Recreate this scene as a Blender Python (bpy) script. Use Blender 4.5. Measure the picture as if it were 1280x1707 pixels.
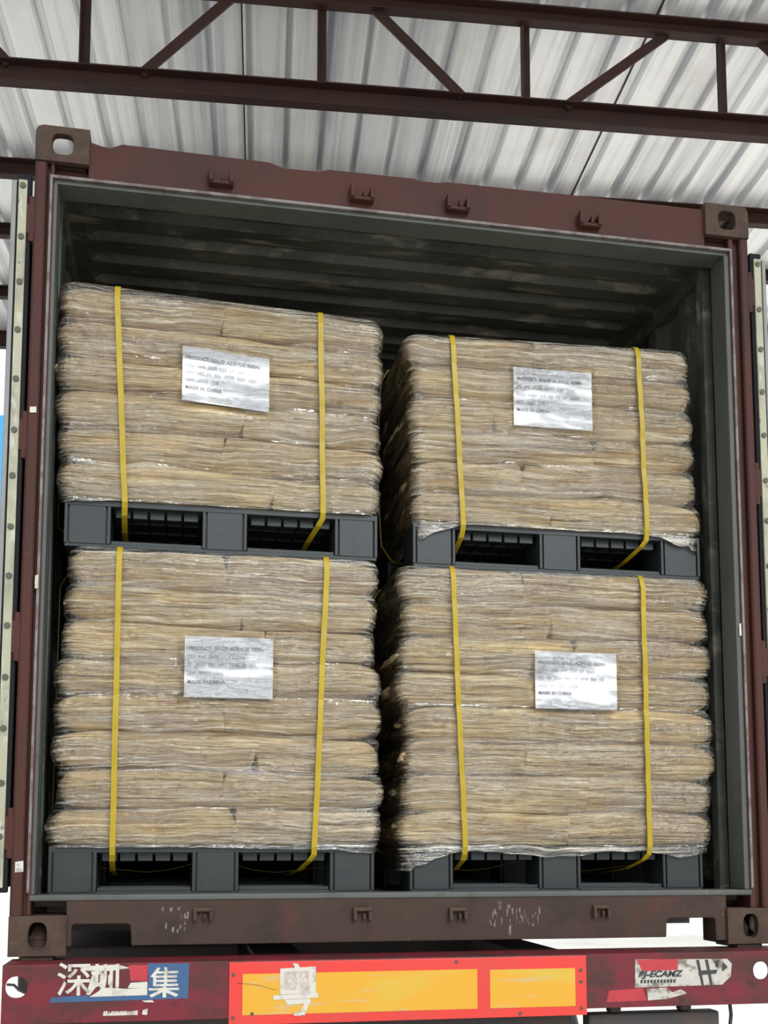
import bpy, bmesh, math, random
from mathutils import Vector, noise

for o in list(bpy.data.objects):
    bpy.data.objects.remove(o)
SC = bpy.context.scene
COL = SC.collection

# ------------------------------------------------------------------ camera, sky, sun, exposure
cam_d = bpy.data.cameras.new('camera')
cam = bpy.data.objects.new('camera', cam_d)
COL.objects.link(cam)
cam.location = (-0.7355, -3.377, 0.3177)
_yaw, _pitch = 0.1861, 0.1024
_f = Vector((math.sin(_yaw) * math.cos(_pitch), math.cos(_yaw) * math.cos(_pitch), math.sin(_pitch)))
cam.rotation_euler = _f.to_track_quat('-Z', 'Y').to_euler()
cam_d.sensor_fit = 'HORIZONTAL'
cam_d.sensor_width = 36.0
cam_d.lens = 36.0 * 1813.05 / 1280.0
cam_d.shift_y = (1226.57 - 853.5) / 1280.0
cam_d.clip_end = 300
SC.camera = cam

SC.view_settings.view_transform = 'Standard'
SC.view_settings.look = 'None'
SC.view_settings.gamma = 1
SC.view_settings.use_curve_mapping = False
SC.view_settings.exposure = 0.55

world = bpy.data.worlds.new('overcast_sky')
SC.world = world
world.use_nodes = True
wn = world.node_tree.nodes
wn.clear()
w_out = wn.new('ShaderNodeOutputWorld')
w_bg = wn.new('ShaderNodeBackground')
w_bg.inputs['Color'].default_value = (0.93, 0.965, 1.0, 1)
WL = world.node_tree.links
WL.new(w_bg.outputs[0], w_out.inputs[0])
# added bright lobe behind the camera as soft key, over an even white sky
w_tc = wn.new('ShaderNodeTexCoord')
w_dot = wn.new('ShaderNodeVectorMath'); w_dot.operation = 'DOT_PRODUCT'
w_dot.inputs[1].default_value = Vector((0.22, -0.80, 0.56)).normalized()
WL.new(w_tc.outputs['Generated'], w_dot.inputs[0])
w_max = wn.new('ShaderNodeMath'); w_max.operation = 'MAXIMUM'; w_max.inputs[1].default_value = 0.0
WL.new(w_dot.outputs['Value'], w_max.inputs[0])
w_pow = wn.new('ShaderNodeMath'); w_pow.operation = 'POWER'; w_pow.inputs[1].default_value = 30.0
WL.new(w_max.outputs[0], w_pow.inputs[0])
w_ma = wn.new('ShaderNodeMath'); w_ma.operation = 'MULTIPLY_ADD'; w_ma.inputs[1].default_value = 12.0; w_ma.inputs[2].default_value = 1.0
WL.new(w_pow.outputs[0], w_ma.inputs[0])
WL.new(w_ma.outputs[0], w_bg.inputs['Strength'])

sun_d = bpy.data.lights.new('sun', 'SUN')
sun_d.energy = 2.6
sun_d.angle = math.radians(4)
sun_d.color = (1.0, 0.95, 0.86)
sun = bpy.data.objects.new('sun', sun_d)
COL.objects.link(sun)
sun.rotation_euler = Vector((-0.62, -0.30, -0.72)).to_track_quat('-Z', 'Y').to_euler()

try:
    SC.cycles.use_denoising = True
    SC.cycles.max_bounces = 8
    SC.cycles.transparent_max_bounces = 16
    SC.cycles.sample_clamp_indirect = 6
except Exception:
    pass

GROUND = -1.25          # container underside is z = 0
PI = math.pi

# ------------------------------------------------------------------ helpers
def set_props(o, label=None, cat=None, group=None, kind=None):
    if label: o['label'] = label
    if cat: o['category'] = cat
    if group: o['group'] = group
    if kind: o['kind'] = kind
    return o

def empty(name, label, cat, loc=(0, 0, 0), group=None, rotz=0.0, kind=None):
    o = bpy.data.objects.new(name, None)
    o.empty_display_size = 0.1
    COL.objects.link(o)
    o.location = loc
    o.rotation_euler = (0, 0, rotz)
    return set_props(o, label, cat, group, kind)

def world_loc(o):
    v = Vector((0, 0, 0))
    while o is not None:
        v = v + Vector(o.location); o = o.parent
    return v

class MB:
    """collects shapes for one mesh"""
    def __init__(s):
        s.v = []; s.f = []
    def add(s, vs, fs):
        b = len(s.v)
        s.v += [tuple(p) for p in vs]
        s.f += [tuple(b + i for i in f) for f in fs]
    def box(s, x0, x1, y0, y1, z0, z1):
        s.add([(x0, y0, z0), (x1, y0, z0), (x1, y1, z0), (x0, y1, z0), (x0, y0, z1), (x1, y0, z1), (x1, y1, z1), (x0, y1, z1)],
              [(0, 3, 2, 1), (4, 5, 6, 7), (0, 1, 5, 4), (1, 2, 6, 5), (2, 3, 7, 6), (3, 0, 4, 7)])
    def prism(s, poly, axis, a, b):
        """poly of 2D points; axis 'y': (x,z) ; 'x': (y,z) ; 'z': (x,y)"""
        n = len(poly)
        def P(p, t):
            return {'y': (p[0], t, p[1]), 'x': (t, p[0], p[1]), 'z': (p[0], p[1], t)}[axis]
        vs = [P(p, a) for p in poly] + [P(p, b) for p in poly]
        fs = [tuple(range(n)), tuple(range(2 * n - 1, n - 1, -1))]
        for i in range(n):
            j = (i + 1) % n
            fs.append((i, i + n, j + n, j))
        s.add(vs, fs)
    def cyl(s, c, r, axis, a, b, n=20, r2=None):
        r2 = r if r2 is None else r2
        def P(u, w, t):
            return {'y': (c[0] + u, t, c[1] + w), 'x': (t, c[0] + u, c[1] + w), 'z': (c[0] + u, c[1] + w, t)}[axis]
        vs = [P(r * math.cos(2 * PI * i / n), r * math.sin(2 * PI * i / n), a) for i in range(n)]
        vs += [P(r2 * math.cos(2 * PI * i / n), r2 * math.sin(2 * PI * i / n), b) for i in range(n)]
        fs = [tuple(range(n)), tuple(range(2 * n - 1, n - 1, -1))]
        for i in range(n):
            j = (i + 1) % n
            fs.append((i, i + n, j + n, j))
        s.add(vs, fs)
    def bar(s, p, q, w, h, up=(0, 1, 0)):
        p = Vector(p); q = Vector(q); d = (q - p).normalized()
        u = Vector(up); a = d.cross(u).normalized() * w / 2; b = a.normalized().cross(d).normalized() * h / 2
        vs = [p - a - b, p + a - b, p + a + b, p - a + b, q - a - b, q + a - b, q + a + b, q - a + b]
        s.add(vs, [(0, 1, 2, 3), (7, 6, 5, 4), (0, 4, 5, 1), (1, 5, 6, 2), (2, 6, 7, 3), (3, 7, 4, 0)])
    def tube(s, path, r, n=8):
        path = [Vector(p) for p in path]
        rings = []
        for i, p in enumerate(path):
            d = (path[min(i + 1, len(path) - 1)] - path[max(i - 1, 0)]).normalized()
            a = d.cross(Vector((0.3, 0.9, 0.2))).normalized(); b = d.cross(a)
            rings.append([p + (a * math.cos(2 * PI * k / n) + b * math.sin(2 * PI * k / n)) * r for k in range(n)])
        vs = [v for ring in rings for v in ring]
        fs = []
        for i in range(len(path) - 1):
            for k in range(n):
                fs.append((i * n + k, i * n + (k + 1) % n, (i + 1) * n + (k + 1) % n, (i + 1) * n + k))
        fs.append(tuple(range(n - 1, -1, -1))); fs.append(tuple((len(path) - 1) * n + k for k in range(n)))
        s.add(vs, fs)
    def grid(s, pts, nu, nv, closed_u=False):
        """pts[v*nu+u]"""
        fs = []
        for v in range(nv - 1):
            for u in range(nu if closed_u else nu - 1):
                u2 = (u + 1) % nu
                fs.append((v * nu + u, v * nu + u2, (v + 1) * nu + u2, (v + 1) * nu + u))
        s.add(pts, fs)
    def plate(s, outer, holes, axis, a, b):
        """flat plate with holes, outlines in 2D, between a and b along axis"""
        bm = bmesh.new()
        def P(p, t):
            return {'y': (p[0], t, p[1]), 'x': (t, p[0], p[1]), 'z': (p[0], p[1], t)}[axis]
        es = []
        for loop in [outer] + holes:
            vs = [bm.verts.new(P(p, a)) for p in loop]
            for i in range(len(vs)):
                es.append(bm.edges.new((vs[i], vs[(i + 1) % len(vs)])))
        bmesh.ops.triangle_fill(bm, use_beauty=True, use_dissolve=False, edges=es)
        r = bmesh.ops.extrude_face_region(bm, geom=bm.faces[:])
        nv = [g for g in r['geom'] if isinstance(g, bmesh.types.BMVert)]
        d = Vector(P((0, 0), b)) - Vector(P((0, 0), a))
        bmesh.ops.translate(bm, verts=nv, vec=d)
        bmesh.ops.recalc_face_normals(bm, faces=bm.faces[:])
        bm.verts.ensure_lookup_table()
        for i, v in enumerate(bm.verts): v.index = i
        s.add([v.co[:] for v in bm.verts], [[v.index for v in f.verts] for f in bm.faces])
        bm.free()
    def build(s, name, mat, parent=None, smooth=False, bevel=0.0, loc=None, fix=True):
        me = bpy.data.meshes.new(name)
        off = Vector(loc) if loc else Vector((0, 0, 0))
        me.from_pydata([tuple(Vector(p) - off) for p in s.v], [], s.f)
        if fix:
            bm = bmesh.new(); bm.from_mesh(me)
            bmesh.ops.recalc_face_normals(bm, faces=bm.faces[:]); bm.to_mesh(me); bm.free()
        me.materials.append(mat)
        if smooth:
            for p in me.polygons: p.use_smooth = True
        o = bpy.data.objects.new(name, me)
        COL.objects.link(o)
        if parent:
            o.parent = parent
            o.location = off - world_loc(parent) if abs(parent.rotation_euler.z) < 1e-9 else off
        else:
            o.location = off
        if bevel:
            m = o.modifiers.new('bevel', 'BEVEL'); m.width = bevel; m.segments = 2; m.limit_method = 'ANGLE'; m.angle_limit = math.radians(40)
        return o

def oval(cx, cz, hw, hh, n=28, p=2.6):
    out = []
    for i in range(n):
        t = 2 * PI * i / n
        c, sn = math.cos(t), math.sin(t)
        out.append((cx + hw * math.copysign(abs(c) ** (2 / p), c), cz + hh * math.copysign(abs(sn) ** (2 / p), sn)))
    return out

def rectloop(x0, x1, z0, z1):
    return [(x0, z0), (x1, z0), (x1, z1), (x0, z1)]

# ------------------------------------------------------------------ materials
def material(name, base, rough=0.6, metal=0.0, layers=(), bump=None, spec=0.5, rnd=False):
    """layers: (colour, scale xyz, low, high, strength, detail); bump: list of (scale xyz, strength, distance)"""
    m = bpy.data.materials.new(name); m.use_nodes = True
    nt = m.node_tree; N = nt.nodes; L = nt.links
    bsdf = N['Principled BSDF']
    bsdf.inputs['Roughness'].default_value = rough
    bsdf.inputs['Metallic'].default_value = metal
    bsdf.inputs['Specular IOR Level'].default_value = spec
    tc = N.new('ShaderNodeTexCoord')
    vec = tc.outputs['Object']
    if rnd:
        oi = N.new('ShaderNodeObjectInfo')
        ml = N.new('ShaderNodeMath'); ml.operation = 'MULTIPLY'; ml.inputs[1].default_value = 37.0
        L.new(oi.outputs['Random'], ml.inputs[0])
        ad = N.new('ShaderNodeVectorMath'); ad.operation = 'ADD'
        L.new(vec, ad.inputs[0]); L.new(ml.outputs[0], ad.inputs[1])
        vec = ad.outputs[0]
    def tex(scale, detail=5, rgh=0.6, seed=0):
        mp = N.new('ShaderNodeMapping'); mp.inputs['Scale'].default_value = scale
        mp.inputs['Location'].default_value = (seed * 3.7, seed * 1.3, seed * 2.1)
        L.new(vec, mp.inputs['Vector'])
        t = N.new('ShaderNodeTexNoise'); t.inputs['Scale'].default_value = 1.0
        t.inputs['Detail'].default_value = detail; t.inputs['Roughness'].default_value = rgh
        L.new(mp.outputs[0], t.inputs['Vector'])
        return t.outputs['Fac']
    col = None
    for i, (c, sc, lo, hi, st, de) in enumerate(layers):
        fac = tex(sc, de, 0.62, i + 1)
        mr = N.new('ShaderNodeMapRange'); mr.inputs['From Min'].default_value = lo; mr.inputs['From Max'].default_value = hi
        mr.inputs['To Max'].default_value = st
        L.new(fac, mr.inputs['Value'])
        mx = N.new('ShaderNodeMix'); mx.data_type = 'RGBA'
        L.new(mr.outputs[0], mx.inputs['Factor'])
        if col is None: mx.inputs['A'].default_value = (*base, 1)
        else: L.new(col, mx.inputs['A'])
        mx.inputs['B'].default_value = (*c, 1)
        col = mx.outputs['Result']
    if rnd:
        rm = N.new('ShaderNodeMapRange'); rm.inputs['To Max'].default_value = 0.28
        L.new(oi.outputs['Random'], rm.inputs['Value'])
        mx = N.new('ShaderNodeMix'); mx.data_type = 'RGBA'
        L.new(rm.outputs[0], mx.inputs['Factor']); L.new(col, mx.inputs['A']); mx.inputs['B'].default_value = (0.40, 0.27, 0.165, 1)
        col = mx.outputs['Result']
    if col is None: bsdf.inputs['Base Color'].default_value = (*base, 1)
    else: L.new(col, bsdf.inputs['Base Color'])
    prev = None
    for i, (sc, st, di) in enumerate(bump or ()):
        b = N.new('ShaderNodeBump'); b.inputs['Strength'].default_value = st; b.inputs['Distance'].default_value = di
        L.new(tex(sc, 4, 0.6, 7 + i), b.inputs['Height'])
        if prev: L.new(prev, b.inputs['Normal'])
        prev = b.outputs[0]
    if prev: L.new(prev, bsdf.inputs['Normal'])
    return m

RUST = (0.075, 0.032, 0.016)
M = {}
M['red_frame'] = material('worn_red_paint', (0.0451, 0.01271, 0.0082), 0.68, layers=[
    ((0.0305, 0.01068, 0.008643), (3, 3, 2), 0.45, 0.7, 0.8, 5), ((0.02288, 0.01322, 0.009151), (9, 9, 4), 0.55, 0.72, 0.8, 6),
    ((0.07626, 0.04576, 0.03559), (40, 40, 25), 0.66, 0.74, 0.5, 4)], bump=[((30, 30, 30), 0.15, 0.004)], spec=0.25)
M['brown_sill'] = material('dirty_brown_sill', (0.0372, 0.02083, 0.01488), 0.75, layers=[
    ((0.08432, 0.02232, 0.01736), (4, 2, 5), 0.55, 0.68, 0.6, 4), ((0.01736, 0.01389, 0.01091), (7, 3, 9), 0.5, 0.7, 0.8, 6),
    ((0.1488, 0.1339, 0.1141), (60, 20, 12), 0.68, 0.76, 0.5, 3)], bump=[((40, 40, 40), 0.25, 0.004)], spec=0.25)
M['casting'] = material('rusty_casting', (0.04921, 0.02849, 0.01761), 0.75, layers=[
    ((0.02331, 0.0145, 0.01036), (14, 14, 14), 0.45, 0.65, 0.8, 6), ((0.07252, 0.04662, 0.0259), (25, 25, 25), 0.58, 0.7, 0.6, 4)],
    bump=[((50, 50, 50), 0.35, 0.004)], spec=0.3)
M['jamb'] = material('grey_jamb_paint', (0.0621, 0.06588, 0.05832), 0.55, layers=[
    ((0.0351, 0.03672, 0.03132), (6, 6, 2.5), 0.48, 0.7, 0.75, 6), ((0.0324, 0.02268, 0.01512), (18, 18, 9), 0.62, 0.72, 0.7, 5),
    ((0.1188, 0.1134, 0.1026), (22, 22, 7), 0.66, 0.74, 0.5, 4)], bump=[((40, 40, 40), 0.12, 0.003)], spec=0.3)
M['lip'] = material('chipped_pale_lip', (0.12, 0.105, 0.096), 0.6, layers=[
    ((0.06, 0.036, 0.03), (14, 14, 14), 0.47, 0.58, 0.9, 5)])
M['inner_wall'] = material('grimy_grey_green_panel', (0.072, 0.076, 0.064), 0.6, layers=[
    ((0.022, 0.024, 0.020), (2.2, 4, 3), 0.42, 0.66, 0.85, 6), ((0.24, 0.22, 0.17), (4, 16, 9), 0.55, 0.68, 0.7, 6),
    ((0.04, 0.024, 0.018), (3, 5, 5), 0.58, 0.72, 0.5, 5)], bump=[((25, 25, 25), 0.15, 0.004)], spec=0.3)
M['floor'] = material('dark_plywood_floor', (0.07, 0.05, 0.035), 0.75, layers=[((0.03, 0.022, 0.016), (8, 1.5, 4), 0.45, 0.65, 0.8, 5)])
M['dark_steel'] = material('dark_rusty_steel', (0.030, 0.026, 0.024), 0.7, layers=[(RUST, (6, 6, 6), 0.5, 0.7, 0.6, 5)])
M['shed_steel'] = material('brown_primed_steel', (0.0372, 0.01612, 0.0124), 0.6, layers=[
    ((0.0186, 0.0124, 0.01054), (3, 6, 9), 0.45, 0.65, 0.8, 5), ((0.0744, 0.0341, 0.0186), (12, 20, 20), 0.60, 0.72, 0.5, 5)],
    bump=[((30, 30, 30), 0.2, 0.004)], spec=0.25)
M['rubber'] = material('black_rubber', (0.010, 0.010, 0.012), 0.8, spec=0.15)
M['strip'] = material('pale_retaining_strip', (0.25, 0.245, 0.165), 0.5, layers=[
    ((0.15, 0.145, 0.10), (14, 14, 5), 0.45, 0.66, 0.9, 5), ((0.38, 0.37, 0.31), (30, 30, 8), 0.56, 0.68, 0.7, 4), ((0.07, 0.06, 0.04), (25, 25, 20), 0.62, 0.70, 0.8, 4)])
M['door_grey'] = material('grey_door_skin', (0.152, 0.156, 0.148), 0.5, layers=[((0.12, 0.124, 0.112), (5, 5, 3), 0.45, 0.65, 0.8, 5)])
M['rivet'] = material('dark_rivet', (0.045, 0.042, 0.026), 0.6)
M['pallet'] = material('dark_grey_plastic', (0.01488, 0.01922, 0.01984), 0.42, layers=[
    ((0.0248, 0.02914, 0.02852), (7, 7, 40), 0.5, 0.7, 0.5, 5), ((0.01054, 0.01302, 0.01426), (25, 25, 3), 0.5, 0.7, 0.5, 4)],
    bump=[((60, 60, 20), 0.08, 0.002)], spec=0.3)
M['groove'] = material('groove_shadow_plastic', (0.012, 0.015, 0.017), 0.7)
M['kraft'] = material('kraft_paper', (0.63, 0.465, 0.235), 0.7, layers=[
    ((0.40, 0.25, 0.11), (2.5, 5, 16), 0.48, 0.68, 0.8, 6), ((0.80, 0.67, 0.42), (2.6, 9, 62), 0.50, 0.64, 0.85, 6),
    ((0.17, 0.105, 0.05), (2.0, 9, 70), 0.55, 0.67, 0.9, 6), ((0.48, 0.25, 0.14), (3, 4, 7), 0.60, 0.74, 0.6, 4)],  # fine pale and dark streaks put highlights and crease shade into the colour
    bump=[((2.5, 9, 75), 1.0, 0.028), ((9, 20, 40), 0.5, 0.016)], rnd=True)
M['strap'] = material('yellow_polypropylene', (0.30, 0.215, 0.008), 0.42, layers=[((0.22, 0.15, 0.006), (30, 30, 4), 0.45, 0.7, 0.5, 4)],
    bump=[((140, 140, 140), 0.2, 0.001)], spec=0.25)
M['paper'] = material('white_paper', (0.72, 0.73, 0.76), 0.7, layers=[((0.64, 0.65, 0.69), (5, 5, 14), 0.45, 0.7, 0.5, 4)],
    bump=[((5, 5, 40), 0.25, 0.006)])
M['ink'] = material('faded_grey_ink', (0.30, 0.30, 0.34), 0.8)
M['ink_pale'] = material('pale_blurred_ink', (0.47, 0.48, 0.52), 0.8)
M['beam_red'] = material('worn_red_chassis_paint', (0.1162, 0.01045, 0.01742), 0.55, layers=[
    ((0.03775, 0.01742, 0.01394), (3.0, 3, 6), 0.42, 0.60, 0.9, 6), ((0.1859, 0.01162, 0.02323), (4, 4, 10), 0.60, 0.70, 0.7, 4),
    ((0.02323, 0.01452, 0.01278), (16, 16, 16), 0.56, 0.68, 0.8, 6)], bump=[((50, 50, 50), 0.2, 0.003)], spec=0.25)
M['plate_red'] = material('reflective_red_sheeting', (0.4774, 0.02142, 0.01346), 0.3, layers=[((0.3794, 0.0306, 0.02448), (6, 6, 8), 0.45, 0.7, 0.6, 4)])
M['plate_yellow'] = material('reflective_yellow_sheeting', (0.4736, 0.2368, 0.007104), 0.32, layers=[
    ((0.3907, 0.296, 0.03552), (3, 3, 10), 0.5, 0.72, 0.8, 3), ((0.3256, 0.296, 0.2131), (4.0, 4, 26), 0.58, 0.72, 0.75, 3)])
M['white_paint'] = material('dirty_white_paint', (0.416, 0.392, 0.344), 0.6, layers=[((0.176, 0.152, 0.12), (30, 30, 30), 0.50, 0.66, 0.75, 5)])
M['smear'] = material('greyish_paint_smear', (0.374, 0.323, 0.2635), 0.7, layers=[((0.255, 0.2125, 0.1615), (25, 25, 25), 0.45, 0.65, 0.8, 5)])
M['blue_decal'] = material('blue_sticker', (0.014, 0.0595, 0.14), 0.45, layers=[((0.021, 0.042, 0.07), (20, 20, 20), 0.5, 0.7, 0.7, 5)])
M['red_decal'] = material('red_sticker', (0.3025, 0.011, 0.01925), 0.45, layers=[((0.1925, 0.011, 0.0165), (20, 20, 20), 0.5, 0.7, 0.7, 5)])
M['old_label'] = material('weathered_white_sticker', (0.336, 0.32, 0.28), 0.65, layers=[
    ((0.096, 0.08, 0.064), (22, 22, 26), 0.52, 0.62, 0.9, 6), ((0.48, 0.464, 0.424), (14, 14, 20), 0.56, 0.7, 0.6, 4)])
M['black_mark'] = material('black_lettering', (0.02, 0.02, 0.02), 0.7)
M['galv'] = material('galvanised_roof_sheet', (0.84, 0.85, 0.88), 0.36, metal=0.35, layers=[
    ((0.46, 0.48, 0.53), (11, 0.35, 1), 0.45, 0.66, 0.85, 5), ((0.90, 0.90, 0.90), (30, 0.25, 1), 0.54, 0.68, 0.9, 4),
    ((0.52, 0.49, 0.44), (1.2, 1.5, 1), 0.56, 0.75, 0.4, 4)], bump=[((16, 0.5, 1), 0.10, 0.01)])
M['concrete'] = material('pale_concrete_ground', (0.52, 0.50, 0.46), 0.85, layers=[((0.40, 0.385, 0.35), (0.6, 0.6, 0.6), 0.42, 0.7, 0.8, 6)])
M['blue_sheet'] = material('blue_profiled_sheet', (0.03, 0.26, 0.62), 0.5)
M['pale_wall'] = material('pale_rendered_wall', (0.62, 0.66, 0.60), 0.8)
M['grass'] = material('bright_grass', (0.16, 0.34, 0.04), 0.8)
M['tyre'] = material('black_tyre', (0.018, 0.018, 0.019), 0.8)
M['lamp_red'] = material('red_lamp_lens', (0.35, 0.01, 0.015), 0.25)
M['cable'] = material('black_cable', (0.015, 0.015, 0.015), 0.6)

def film_material():
    m = bpy.data.materials.new('clear_stretch_film'); m.use_nodes = True
    nt = m.node_tree; N = nt.nodes; L = nt.links
    N.clear()
    out = N.new('ShaderNodeOutputMaterial')
    tc = N.new('ShaderNodeTexCoord')
    oi = N.new('ShaderNodeObjectInfo')
    ml = N.new('ShaderNodeMath'); ml.operation = 'MULTIPLY'; ml.inputs[1].default_value = 23.0
    L.new(oi.outputs['Random'], ml.inputs[0])
    ad = N.new('ShaderNodeVectorMath'); ad.operation = 'ADD'
    L.new(tc.outputs['Object'], ad.inputs[0]); L.new(ml.outputs[0], ad.inputs[1])
    # gentle waviness so that pleats wander
    wv = N.new('ShaderNodeTexNoise'); wv.inputs['Scale'].default_value = 4.0; wv.inputs['Detail'].default_value = 2
    L.new(ad.outputs[0], wv.inputs['Vector'])
    wm = N.new('ShaderNodeVectorMath'); wm.operation = 'MULTIPLY_ADD'
    wm.inputs[1].default_value = (0.0, 0.0, 0.06); 
    L.new(wv.outputs['Color'], wm.inputs[0]); L.new(ad.outputs[0], wm.inputs[2])
    def tex(scale, detail=4, rgh=0.6):
        mp = N.new('ShaderNodeMapping'); mp.inputs['Scale'].default_value = scale
        L.new(wm.outputs[0], mp.inputs['Vector'])
        t = N.new('ShaderNodeTexNoise'); t.inputs['Scale'].default_value = 1.0
        t.inputs['Detail'].default_value = detail; t.inputs['Roughness'].default_value = rgh
        L.new(mp.outputs[0], t.inputs['Vector'])
        return t.outputs['Fac']
    def bump(h, st, di, prev=None):
        b = N.new('ShaderNodeBump'); b.inputs['Strength'].default_value = st; b.inputs['Distance'].default_value = di
        L.new(h, b.inputs['Height'])
        if prev: L.new(prev, b.inputs['Normal'])
        return b.outputs[0]
    fine = tex((2.6, 2.6, 95), 4, 0.65)
    mid = tex((6, 6, 32), 3)
    crinkle = tex((40, 40, 60), 3)
    patch = tex((3, 3, 18), 4)
    n1 = bump(mid, 1.0, 0.035)
    n2 = bump(fine, 1.0, 0.020, n1)
    n3 = bump(crinkle, 0.75, 0.018, n2)
    tr = N.new('ShaderNodeBsdfTransparent'); tr.inputs['Color'].default_value = (0.97, 0.97, 0.96, 1)
    gl = N.new('ShaderNodeBsdfGlossy'); gl.inputs['Roughness'].default_value = 0.085
    L.new(n3, gl.inputs['Normal'])
    df = N.new('ShaderNodeBsdfDiffuse'); df.inputs['Color'].default_value = (0.93, 0.85, 0.66, 1)
    L.new(n2, df.inputs['Normal'])
    fr = N.new('ShaderNodeFresnel'); fr.inputs['IOR'].default_value = 1.5
    L.new(n3, fr.inputs['Normal'])
    fm = N.new('ShaderNodeMath'); fm.operation = 'MULTIPLY_ADD'; fm.inputs[1].default_value = 2.6; fm.inputs[2].default_value = 0.0
    fm.use_clamp = True
    L.new(fr.outputs[0], fm.inputs[0])
    fold = N.new('ShaderNodeAttribute'); fold.attribute_name = 'fold'
    pm = N.new('ShaderNodeMapRange'); pm.inputs['From Min'].default_value = 0.40; pm.inputs['From Max'].default_value = 0.62
    pm.inputs['To Min'].default_value = 0.8; pm.inputs['To Max'].default_value = 3.0
    L.new(patch, pm.inputs['Value'])
    fa = N.new('ShaderNodeMath'); fa.operation = 'MULTIPLY_ADD'; fa.inputs[1].default_value = 2.0
    L.new(fold.outputs['Fac'], fa.inputs[0]); L.new(pm.outputs[0], fa.inputs[2])
    L.new(fa.outputs[0], fm.inputs[1])
    # milky pleats where the film doubles up
    st = tex((2.2, 2.2, 120), 6, 0.72)
    mr = N.new('ShaderNodeMapRange'); mr.inputs['From Min'].default_value = 0.48; mr.inputs['From Max'].default_value = 0.68
    mr.inputs['To Max'].default_value = 0.35
    L.new(st, mr.inputs['Value'])
    fb = N.new('ShaderNodeMath'); fb.operation = 'MULTIPLY_ADD'; fb.inputs[1].default_value = 1.6; fb.inputs[2].default_value = 1.0
    L.new(fold.outputs['Fac'], fb.inputs[0])
    fc = N.new('ShaderNodeMath'); fc.operation = 'MULTIPLY'; fc.use_clamp = True
    L.new(mr.outputs[0], fc.inputs[0]); L.new(fb.outputs[0], fc.inputs[1])
    m1 = N.new('ShaderNodeMixShader'); L.new(fc.outputs[0], m1.inputs[0]); L.new(tr.outputs[0], m1.inputs[1]); L.new(df.outputs[0], m1.inputs[2])
    m2 = N.new('ShaderNodeMixShader'); L.new(fm.outputs[0], m2.inputs[0]); L.new(m1.outputs[0], m2.inputs[1]); L.new(gl.outputs[0], m2.inputs[2])
    L.new(m2.outputs[0], out.inputs['Surface'])
    return m
M['film'] = film_material()

def text_part(name, body, x, y, z, size, mat, parent, shear=0.0, rot=0.0, xscale=1.0, align='LEFT', bold=0.0):
    c = bpy.data.curves.new(name, 'FONT')
    c.body = body; c.size = size; c.extrude = 0.0006; c.align_x = align; c.align_y = 'CENTER'; c.shear = shear; c.offset = bold
    c.materials.append(mat)
    tmp = bpy.data.objects.new('temp', c)
    COL.objects.link(tmp)
    bpy.context.view_layer.update()
    me = bpy.data.meshes.new_from_object(tmp.evaluated_get(bpy.context.evaluated_depsgraph_get()))
    bpy.data.objects.remove(tmp)
    bpy.data.curves.remove(c)
    me.name = name
    o = bpy.data.objects.new(name, me)
    COL.objects.link(o)
    o.parent = parent
    o.location = Vector((x, y, z)) - world_loc(parent)
    o.rotation_euler = (PI / 2, rot, 0)
    o.scale = (xscale, 1, 1)
    return o

# ------------------------------------------------------------------ ground and shed (turned 4.3 degrees against the container)
SHED = math.radians(-4.3)
g = MB(); g.box(-60, 60, -60, 60, GROUND - 0.2, GROUND)
set_props(g.build('ground', M['concrete']), 'pale concrete yard under the trailer and the shed', 'ground', kind='structure')

def shed_mesh(mb, name, mat, parent=None, **kw):
    o = mb.build(name, mat, parent, **kw)
    if not parent: o.rotation_euler = (0, 0, SHED)
    return o

# roof: trapezoidal ribs running away from the camera, several sheets side by side
ROOF_Z = 4.275
rp = 0.1985
def roof_profile(u):
    t = ((u + 0.62) / rp) % 1.0
    w = 0.30
    if t < w: return 0.036 * min(1, min(t, w - t) / (w * 0.30))
    return 0.0
us = []
k0 = int(-7.0 / rp); k1 = int(7.0 / rp)
for k in range(k0, k1):
    b = k * rp - 0.62
    for t in (0.0, 0.09, 0.21, 0.30, 0.53, 0.77):
        us.append(b + t * rp)
rf = MB()
vs = [(u, v, ROOF_Z + roof_profile(u + 1e-6) + 0.010 * (1 if False else 0)) for v in (-2.2, 0.0, 2.0, 3.6, 5.15) for u in us]
rf.grid(vs, len(us), 5)
ro = shed_mesh(rf, 'ceiling', M['galv'], fix=False)
md = ro.modifiers.new('thick', 'SOLIDIFY'); md.thickness = 0.004; md.offset = 1
set_props(ro, 'ribbed galvanised sheet roof of the open shed', 'roof', kind='structure')
sm = MB()
for u in (-0.625, 1.345, 3.3, -2.6):
    sm.box(u, u + 0.008, -2.2, 5.15, ROOF_Z - 0.006, ROOF_Z - 0.001)
so = shed_mesh(sm, 'trim_1', M['shed_steel'])
set_props(so, 'dark overlap seams between the roof sheets', 'trim', kind='structure')

def channel(mb, u0, u1, v, z0, z1, depth=0.05, t=0.007, flip=1):
    mb.box(u0, u1, v - t / 2, v + t / 2, z0, z1)
    a, b = sorted((v - t / 2, v - flip * depth))
    mb.box(u0, u1, a, b, z0, z0 + t)
    mb.box(u0, u1, a, b, z1 - t, z1)

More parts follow.
